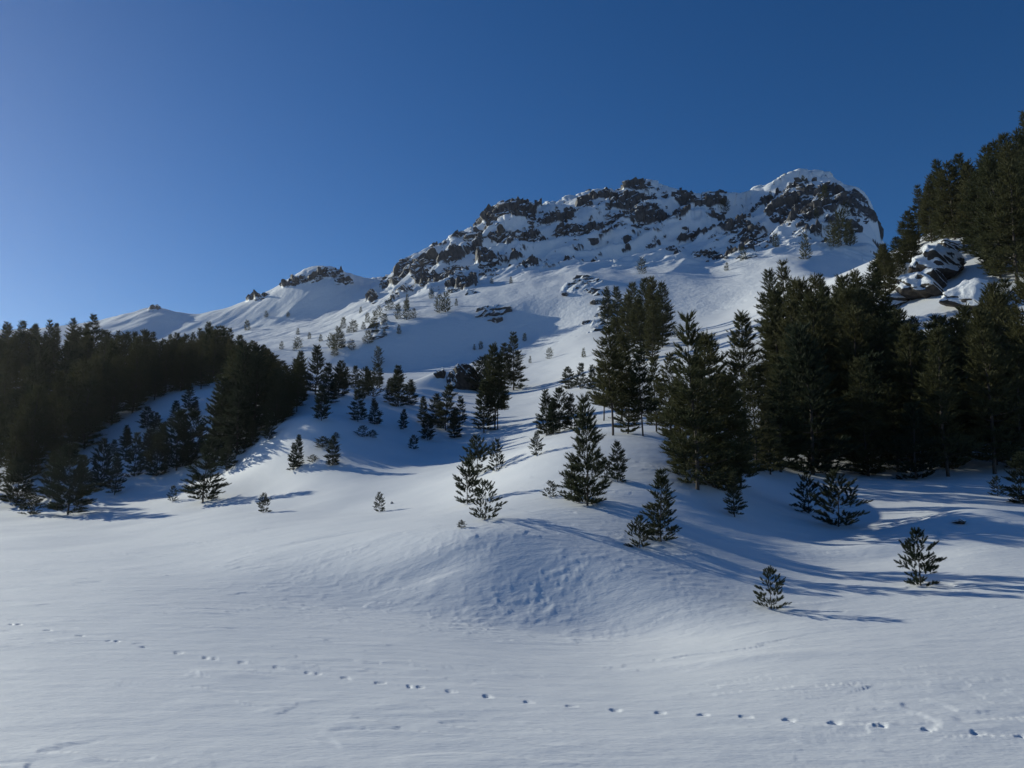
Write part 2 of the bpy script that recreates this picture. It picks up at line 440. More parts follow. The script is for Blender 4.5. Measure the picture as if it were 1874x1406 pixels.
VX = XX + dsp * (nr * np.sin(AA) + nt * np.cos(AA))
VY = YY + dsp * (nr * np.cos(AA) - nt * np.sin(AA))
VZ = ZZ + dsp * nz
ZZ = ZZ + dsp / np.maximum(nz, 0.5) * 0.8

# ------------------------------------------------------------------ materials
def new_mat(name):
    m = bpy.data.materials.new(name)
    m.use_nodes = True
    nt_ = m.node_tree
    b = nt_.nodes['Principled BSDF']
    return m, nt_.nodes, nt_.links, b

def nd(n, kind, **kw):
    x = n.new(kind)
    for k, v_ in kw.items():
        setattr(x, k, v_)
    return x

def math_node(n, l, op, a, b=None, clamp=False):
    x = n.new('ShaderNodeMath'); x.operation = op; x.use_clamp = clamp
    for i, s in enumerate((a, b)):
        if s is None: continue
        if isinstance(s, (int, float)): x.inputs[i].default_value = s
        else: l.new(s, x.inputs[i])
    return x.outputs[0]

def ramp(n, l, fac, p0, p1, c0=(0, 0, 0, 1), c1=(1, 1, 1, 1)):
    x = n.new('ShaderNodeValToRGB')
    x.color_ramp.elements[0].position, x.color_ramp.elements[1].position = p0, p1
    x.color_ramp.elements[0].color, x.color_ramp.elements[1].color = c0, c1
    l.new(fac, x.inputs[0])
    return x.outputs[0]

def noise(n, l, vec, scale, detail=4, rough=0.55):
    x = n.new('ShaderNodeTexNoise')
    x.inputs['Scale'].default_value = scale; x.inputs['Detail'].default_value = detail; x.inputs['Roughness'].default_value = rough
    if vec is not None: l.new(vec, x.inputs['Vector'])
    return x.outputs[0]

SNOW = (0.80, 0.82, 0.84, 1)

def snow_material():
    m, n, l, b = new_mat('snow')
    geo = nd(n, 'ShaderNodeNewGeometry')
    mp = nd(n, 'ShaderNodeMapping'); mp.inputs['Scale'].default_value = (1.0, 2.6, 1.0)
    l.new(geo.outputs['Position'], mp.inputs['Vector'])
    fine = noise(n, l, mp.outputs[0], 14.0, 5, 0.6)
    mid = noise(n, l, mp.outputs[0], 2.6, 4, 0.55)
    tint = noise(n, l, geo.outputs['Position'], 0.5, 3)
    l.new(ramp(n, l, tint, 0.3, 0.7, (0.77, 0.79, 0.81, 1), (0.83, 0.84, 0.85, 1)), b.inputs['Base Color'])
    h = math_node(n, l, 'ADD', math_node(n, l, 'MULTIPLY', fine, 0.35), mid)
    bp = nd(n, 'ShaderNodeBump'); bp.inputs['Strength'].default_value = 0.28; bp.inputs['Distance'].default_value = 0.05
    l.new(h, bp.inputs['Height']); l.new(bp.outputs[0], b.inputs['Normal'])
    b.inputs['Roughness'].default_value = 0.62
    b.inputs['Specular IOR Level'].default_value = 0.25
    return m

def mountain_material():
    m, n, l, b = new_mat('mountain_snow_and_rock')
    geo = nd(n, 'ShaderNodeNewGeometry')
    att = nd(n, 'ShaderNodeAttribute'); att.attribute_name = 'rock'
    sep = nd(n, 'ShaderNodeSeparateXYZ'); l.new(geo.outputs['True Normal'], sep.inputs[0])
    nse = noise(n, l, geo.outputs['Position'], 0.35, 5, 0.65)
    # bare where the ground is steep, inside the crags
    steep = math_node(n, l, 'SUBTRACT', 0.58, sep.outputs['Z'])
    v_ = math_node(n, l, 'ADD', math_node(n, l, 'MULTIPLY', steep, 3.2), math_node(n, l, 'MULTIPLY', math_node(n, l, 'SUBTRACT', nse, 0.5), 1.6))
    v_ = math_node(n, l, 'ADD', v_, math_node(n, l, 'MULTIPLY', math_node(n, l, 'SUBTRACT', att.outputs['Fac'], 0.55), 0.9))
    bare = ramp(n, l, v_, 0.10, 0.22)
    bare = math_node(n, l, 'MULTIPLY', bare, ramp(n, l, att.outputs['Fac'], 0.15, 0.35))
    rc = noise(n, l, geo.outputs['Position'], 0.6, 6, 0.7)
    rockc = ramp(n, l, rc, 0.32, 0.68, (0.032, 0.033, 0.037, 1), (0.120, 0.114, 0.110, 1))
    mix = nd(n, 'ShaderNodeMix', data_type='RGBA')
    l.new(bare, mix.inputs['Factor']); mix.inputs['A'].default_value = SNOW; l.new(rockc, mix.inputs['B'])
    l.new(mix.outputs['Result'], b.inputs['Base Color'])
    b.inputs['Roughness'].default_value = 0.7
    b.inputs['Specular IOR Level'].default_value = 0.2
    bp = nd(n, 'ShaderNodeBump'); bp.inputs['Strength'].default_value = 0.5; bp.inputs['Distance'].default_value = 0.6
    l.new(noise(n, l, geo.outputs['Position'], 0.5, 6, 0.65), bp.inputs['Height']); l.new(bp.outputs[0], b.inputs['Normal'])
    return m

def rock_material(name='rock', cap=0.62, dark=(0.03, 0.028, 0.027, 1), light=(0.13, 0.108, 0.09, 1), scale=1.0):
    m, n, l, b = new_mat(name)
    geo = nd(n, 'ShaderNodeNewGeometry')
    sep = nd(n, 'ShaderNodeSeparateXYZ'); l.new(geo.outputs['Normal'], sep.inputs[0])
    nse = noise(n, l, geo.outputs['Position'], 1.1 * scale, 5, 0.65)
    up = math_node(n, l, 'ADD', sep.outputs['Z'], math_node(n, l, 'MULTIPLY', math_node(n, l, 'SUBTRACT', nse, 0.5), 0.9))
    snow = ramp(n, l, up, cap - 0.04, cap + 0.04)
    rc = noise(n, l, geo.outputs['Position'], 1.6 * scale, 7, 0.7)
    rockc = ramp(n, l, rc, 0.32, 0.68, dark, light)
    mix = nd(n, 'ShaderNodeMix', data_type='RGBA')
    l.new(snow, mix.inputs['Factor']); l.new(rockc, mix.inputs['A']); mix.inputs['B'].default_value = SNOW
    l.new(mix.outputs['Result'], b.inputs['Base Color'])
    b.inputs['Roughness'].default_value = 0.8
    b.inputs['Specular IOR Level'].default_value = 0.2
    bp = nd(n, 'ShaderNodeBump'); bp.inputs['Strength'].default_value = 0.7; bp.inputs['Distance'].default_value = 0.25 / scale
    l.new(rc, bp.inputs['Height']); l.new(bp.outputs[0], b.inputs['Normal'])
    return m

def needle_material(name, c0, c1):
    m, n, l, b = new_mat(name)
    oi = nd(n, 'ShaderNodeObjectInfo')
    geo = nd(n, 'ShaderNodeNewGeometry')
    nse = noise(n, l, geo.outputs['Position'], 2.2, 3)
    f = math_node(n, l, 'ADD', math_node(n, l, 'MULTIPLY', oi.outputs['Random'], 0.6), math_node(n, l, 'MULTIPLY', nse, 0.5), True)
    c = ramp(n, l, f, 0.1, 0.95, c0, c1)
    l.new(c, b.inputs['Base Color'])
    b.inputs['Roughness'].default_value = 0.7
    b.inputs['Specular IOR Level'].default_value = 0.15
    tr = nd(n, 'ShaderNodeBsdfTranslucent'); l.new(c, tr.inputs['Color'])
    mx = nd(n, 'ShaderNodeMixShader'); mx.inputs[0].default_value = 0.3
    l.new(b.outputs[0], mx.inputs[1]); l.new(tr.outputs[0], mx.inputs[2])
    l.new(mx.outputs[0], n['Material Output'].inputs['Surface'])
    return m

def bark_material():
    m, n, l, b = new_mat('bark')
    geo = nd(n, 'ShaderNodeNewGeometry')
    mp = nd(n, 'ShaderNodeMapping'); mp.inputs['Scale'].default_value = (1, 1, 0.25)
    l.new(geo.outputs['Position'], mp.inputs['Vector'])
    nse = noise(n, l, mp.outputs[0], 18, 5, 0.7)
    l.new(ramp(n, l, nse, 0.3, 0.7, (0.030, 0.024, 0.020, 1), (0.12, 0.095, 0.078, 1)), b.inputs['Base Color'])
    b.inputs['Roughness'].default_value = 0.9
    bp = nd(n, 'ShaderNodeBump'); bp.inputs['Strength'].default_value = 0.6; bp.inputs['Distance'].default_value = 0.02
    l.new(nse, bp.inputs['Height']); l.new(bp.outputs[0], b.inputs['Normal'])
    return m

M_SNOW, M_MTN, M_ROCK = snow_material(), mountain_material(), rock_material('rock', 0.36, (0.032, 0.033, 0.037, 1), (0.120, 0.114, 0.110, 1))
M_BOULDER = rock_material('boulder_rock', 0.42, (0.012, 0.011, 0.011, 1), (0.075, 0.064, 0.055, 1), 2.0)
M_SNOWROCK = rock_material('snow_laden_rock', 0.30, (0.02, 0.02, 0.021, 1), (0.10, 0.085, 0.07, 1), 1.5)
M_NEEDLE = needle_material('pine_needles', (0.040, 0.052, 0.026, 1), (0.100, 0.096, 0.042, 1))
M_YOUNG = needle_material('young_pine_needles', (0.032, 0.046, 0.028, 1), (0.070, 0.078, 0.042, 1))
M_BARK = bark_material()

# ------------------------------------------------------------------ ground meshes
def grid_mesh(name, r0, r1, mat, rock=None):
    nr_, nc = r1 - r0, len(AZ)
    co = np.stack([VX[r0:r1], VY[r0:r1], VZ[r0:r1]], -1).reshape(-1, 3).astype(np.float32)
    i = np.arange(nr_ - 1)[:, None] * nc + np.arange(nc - 1)[None]
    f = np.stack([i, i + nc, i + nc + 1, i + 1], -1)[:, :, ::-1].reshape(-1, 4).astype(np.int32)
    me = bpy.data.meshes.new(name)
    me.vertices.add(len(co)); me.vertices.foreach_set('co', co.ravel())
    me.loops.add(f.size); me.loops.foreach_set('vertex_index', f.ravel())
    me.polygons.add(len(f)); me.polygons.foreach_set('loop_start', np.arange(0, f.size, 4, dtype=np.int32))
    sm = np.ones(len(f), bool)
    if rock is not None:
        rk = rock[r0:r1]
        at_ = me.attributes.new('rock', 'FLOAT', 'POINT')
        at_.data.foreach_set('value', rk.ravel().astype(np.float32))
        sm = (rk[:-1, :-1] < 0.2).ravel()
    me.polygons.foreach_set('use_smooth', sm)
    me.update(calc_edges=True)
    me.materials.append(mat)
    o = bpy.data.objects.new(name, me)
    col.objects.link(o)
    o['kind'] = 'structure'
    return o

snow_field = grid_mesh('snow_field', 0, NEAR_ROWS + 1, M_SNOW)
snow_field['label'] = 'wind-crusted snow field and snowy knolls with a line of animal prints'
mountain = grid_mesh('mountain', NEAR_ROWS, len(RAD), M_MTN, zone)
mountain['label'] = 'snow-covered mountain ridge with rocky crest behind the valley'

# ------------------------------------------------------------------ pines
def mesh_from(name, verts, faces, mat, smooth_faces=False):
    me = bpy.data.meshes.new(name)
    v_ = np.asarray(verts, np.float32).reshape(-1, 3)
    tri = np.asarray(faces, np.int32)
    n_ = tri.shape[1]
    me.vertices.add(len(v_)); me.vertices.foreach_set('co', v_.ravel())
    me.loops.add(tri.size); me.loops.foreach_set('vertex_index', tri.ravel())
    me.polygons.add(len(tri)); me.polygons.foreach_set('loop_start', np.arange(0, tri.size, n_, dtype=np.int32))
    if smooth_faces: me.polygons.foreach_set('use_smooth', np.ones(len(tri), bool))
    me.update(calc_edges=True)
    me.materials.append(mat)
    return me

def tube(points, radii, sides, V, F):
    """a tapering tube through the points, as quads"""
    base = len(V)
    P = [np.asarray(p, float) for p in points]
    for i, p in enumerate(P):
        d = P[min(i + 1, len(P) - 1)] - P[max(i - 1, 0)]
        d /= np.linalg.norm(d) + 1e-9
        h = np.array([1.0, 0, 0]) if abs(d[0]) < 0.8 else np.array([0, 1.0, 0])
        u = np.cross(d, h); u /= np.linalg.norm(u); w = np.cross(d, u)
        for s in range(sides):
            t = 2 * math.pi * s / sides
            V.append(p + radii[i] * (math.cos(t) * u + math.sin(t) * w))
    for i in range(len(P) - 1):
        for s in range(sides):
            a_, b_ = base + i * sides + s, base + i * sides + (s + 1) % sides
            F.append((a_, b_, b_ + sides, a_ + sides))

class Needles:
    """bunches of needle blades gathered into one crown mesh"""
    def __init__(self): self.chunks = []
    def shoot(self, p, d, length, n, nl, nw, g, spread=0.9):
        """a bottle-brush shoot from p along d: n blades of length nl and width nw"""
        d = np.asarray(d, float); d /= np.linalg.norm(d)
        h = np.array([0, 0, 1.0]) if abs(d[2]) < 0.9 else np.array([1.0, 0, 0])
        u = np.cross(d, h); u /= np.linalg.norm(u); w = np.cross(d, u)
        t = g.random(n) ** 0.8
        ang = g.random(n) * 2 * math.pi
        rad = np.cos(ang)[:, None] * u + np.sin(ang)[:, None] * w
        side = -np.sin(ang)[:, None] * u + np.cos(ang)[:, None] * w
        tilt = spread * (0.55 + 0.6 * g.random(n)) * (1.15 - 0.75 * t)
        out = np.cos(tilt)[:, None] * d + np.sin(tilt)[:, None] * rad
        ln = nl * (0.7 + 0.6 * g.random(n))
        b_ = np.asarray(p, float) + d * (t * length)[:, None]
        tri = np.stack([b_ - side * nw * 0.5, b_ + side * nw * 0.5, b_ + out * ln[:, None]], 1)
        self.chunks.append(tri)
    def mesh(self, name, mat):
        v_ = np.concatenate(self.chunks).reshape(-1, 3)
        return mesh_from(name, v_, np.arange(len(v_)).reshape(-1, 3), mat)

def build_pine(name, seed, H, R, whorls, per, clear, shape, needle, shoots, up, mat, trunk_r, lean=0.0, gaps=0.0):
    """one pine, base at the origin.  H height, R crown radius, whorls of branches from `clear`*H up;
    shape(t) gives the branch length (t 0 at the lowest whorl, 1 at the tip); needle = (length, width, blades per shoot)"""
    g = np.random.default_rng(seed)
    TV, TF, ND = [], [], Needles()
    nl, nw, nb = needle
    bend = lean * H
    def axis(z):
        s = z / H
        return np.array([bend * s * s + 0.012 * H * math.sin(5 * s + seed), 0.010 * H * math.sin(4 * s + 2 * seed), z])
    zs = np.linspace(-0.04 * H, H * 0.985, 12)
    tube([axis(z) for z in zs], [max(trunk_r * (1 - 0.93 * max(z, 0) / H), trunk_r * .07) for z in zs], 7, TV, TF)
    ND.shoot(axis(H * 0.95), (0.05, 0, 1), H * 0.05, nb * 2, nl, nw, g, 0.6)
    for wv in range(whorls):
        t = wv / max(whorls - 1, 1)
        z = H * (clear + (0.965 - clear) * t ** 0.92)
        k = max(3, int(round(per * (1 - 0.35 * t) + g.normal() * 0.7)))
        a0 = g.random() * 6.28
        for b_ in range(k):
            if g.random() < gaps: continue
            L = R * shape(t) * (0.58 + 0.65 * g.random())
            if L < nl * 0.4: L = nl * 0.4
            an = a0 + 2 * math.pi * b_ / k + g.normal() * 0.22
            rise = up[0] + (up[1] - up[0]) * t + g.normal() * 0.10
            p0 = axis(z + g.normal() * H * 0.008)
            dirh = np.array([math.cos(an), math.sin(an), 0])
            pts, q = [p0], p0.copy()
            nseg = 4
            for s in range(nseg):
                e = rise + up[2] * (s / (nseg - 1)) ** 1.5
                q = q + (dirh * math.cos(e) + np.array([0, 0, math.sin(e)])) * L / nseg
                pts.append(q.copy())
            br = max(trunk_r * 0.26 * (L / R) ** 0.8 * (1 - 0.5 * t), trunk_r * 0.035)
            tube(pts, [br, br * .8, br * .6, br * .4, br * .2], 4, TV, TF)
            ns = max(1, int(round(shoots * (0.35 + 0.65 * L / R))))
            for s in range(ns):
                f = 1.0 if s == 0 else 1 - (s / ns) ** 1.0 * 0.80
                fi = f * nseg
                i = min(int(fi), nseg - 1)
                p = pts[i] + (pts[i + 1] - pts[i]) * (fi - i)
                d = pts[i + 1] - pts[i]; d = d / np.linalg.norm(d)
                if s:
                    sd = np.cross(d, (0, 0, 1)); sd /= np.linalg.norm(sd) + 1e-9
                    sg = 1 if s % 2 else -1
                    d = d * (0.75 + .3 * g.random()) + sd * sg * (0.65 + 0.4 * g.random()) + np.array([0, 0, 1]) * (0.25 + 0.35 * g.random() + up[2] * .2)
                sl = nl * (1.2 + 0.9 * g.random()) * (1.0 if s == 0 else 0.75 + 0.8 * (1 - f)) 
                if s and L > 5 * nl:      # side twig first
                    tl = L * (1.02 - f) * 0.45 * (0.6 + 0.6 * g.random())
                    d = d / np.linalg.norm(d)
                    if tl > nl * .6:
                        ND.shoot(p + d * tl * .35, d + g.normal(size=3) * .25, sl, nb, nl, nw, g)
                    p = p + d * tl
                ND.shoot(p, d, sl, nb, nl, nw, g)
    trunk = mesh_from(name + '_trunk', TV, TF, M_BARK, True)
    return trunk, ND.mesh(name + '_crown', mat), H

cone = lambda t: (1 - t) ** 0.85 * (0.75 + 0.25 * min(1, t * 6))
oval = lambda t: math.sin(math.pi * min(1, 0.22 + 0.78 * t)) ** 0.75 if t < .98 else .08
column = lambda t: min(1, 0.55 + t * 2.2) * (1 - t ** 2.2) ** 0.8 + 0.03
egg = lambda t: math.sin(math.pi * min(1, 0.25 + 0.75 * t)) ** 0.9 * (1 - 0.35 * t) + 0.05
open_ = lambda t: (1 - t) ** 0.7 * (0.55 + 0.45 * math.sin(t * 19) ** 2)
PINES = {'sapling': [], 'young': [], 'tall': [], 'column': [], 'far': []}
for s in range(5):      # knee- to waist-high: fat upturned shoots; unit height 1 m
    PINES['sapling'].append(build_pine('sapling', 10 + s, 1.0, 0.40 + 0.04 * (s % 3), 9 + s % 2, 6, 0.02, egg, (0.058, 0.011, 68), 5, (0.10, 0.62, 0.42), M_YOUNG, 0.013, 0.05 * (s - 2) / 2, 0.16))
for s in range(6):      # 2 to 4 m
    PINES['young'].append(build_pine('young_pine', 30 + s, 3.0, 0.80 + 0.12 * (s % 3), 17 + s % 3, 6, 0.03 + .04 * (s % 2), [cone, egg, open_][s % 3], (0.120, 0.024, 34), 8, (-0.02, 0.5, 0.36), M_YOUNG, 0.040, 0.025 * (s - 2.5), 0.08 + 0.05 * (s % 3)))
for s in range(6):      # 8 to 12 m, broad
    PINES['tall'].append(build_pine('tall_pine', 50 + s, 10.0, 1.9 + 0.25 * (s % 3), 24 + s % 4, 6, (0.04 + .03 * (s % 3)) if s < 4 else 0.26, [column, cone, open_][s % 3], (0.30, 0.06, 17), 11, (-0.12, 0.45, 0.42), M_NEEDLE, 0.12, 0.012 * (s - 2), 0.14))
for s in range(4):      # narrow, dense
    PINES['column'].append(build_pine('narrow_pine', 70 + s, 10.0, 1.5 + 0.15 * s, 27, 6, 0.04, column, (0.30, 0.06, 17), 9, (-0.05, 0.5, 0.40), M_NEEDLE, 0.11, 0.01 * (s - 1), 0.10))
for s in range(4):      # for the mountain: few blades, same build
    PINES['far'].append(build_pine('mountain_pine', 90 + s, 5.0, 1.15 + 0.15 * s, 10, 5, 0.04, [cone, column][s % 2], (0.5, 0.13, 9), 4, (0.1, 0.6, 0.4), M_NEEDLE, 0.08, 0.02 * (s - 1), 0.05))

n_placed = {}
TREE_XY = []
def plant(kind, a, r, height, label, group=None, variant=None, wide=1.0, rot=None, lean=0.0, cat='tree', name=None):
    k = n_placed.get(kind, 0); n_placed[kind] = k + 1
    vs_ = PINES[kind]
    tm, cm, H = vs_[k % len(vs_) if variant is None else variant % len(vs_)]
    e = bpy.data.objects.new(name or {'sapling': 'pine_sapling', 'young': 'young_pine', 'tall': 'pine_tree', 'column': 'pine_tree', 'far': 'mountain_pine'}[kind], None)
    e.empty_display_size = 0.2
    col.objects.link(e)
    e.location = at(a, r, -0.01 * height)
    s = height / H
    e.scale = (s * wide, s * wide, s)
    e.rotation_euler = (lean, 0, random.random() * 6.28 if rot is None else rot)
    for nm, me in (('trunk', tm), ('crown', cm)):
        o = bpy.data.objects.new(nm, me); o.parent = e
        col.objects.link(o)
    e['label'] = label; e['category'] = cat
    if group: e['group'] = group
    TREE_XY.append((e.location.x, e.location.y))
    return e

def plant_px(kind, px, py, hpx, label, group=None, rmin=3.0, **kw):
    """a tree whose foot is at a pixel of the photograph and that stands hpx pixels tall there"""
    a, r = hit(px, py, rmin)
    d = at(a, r) - cam.location
    depth = d.y * math.cos(PITCH) + d.z * math.sin(PITCH)
    return plant(kind, a, r, hpx * depth / FPX / math.cos(PITCH), label, group, **kw)

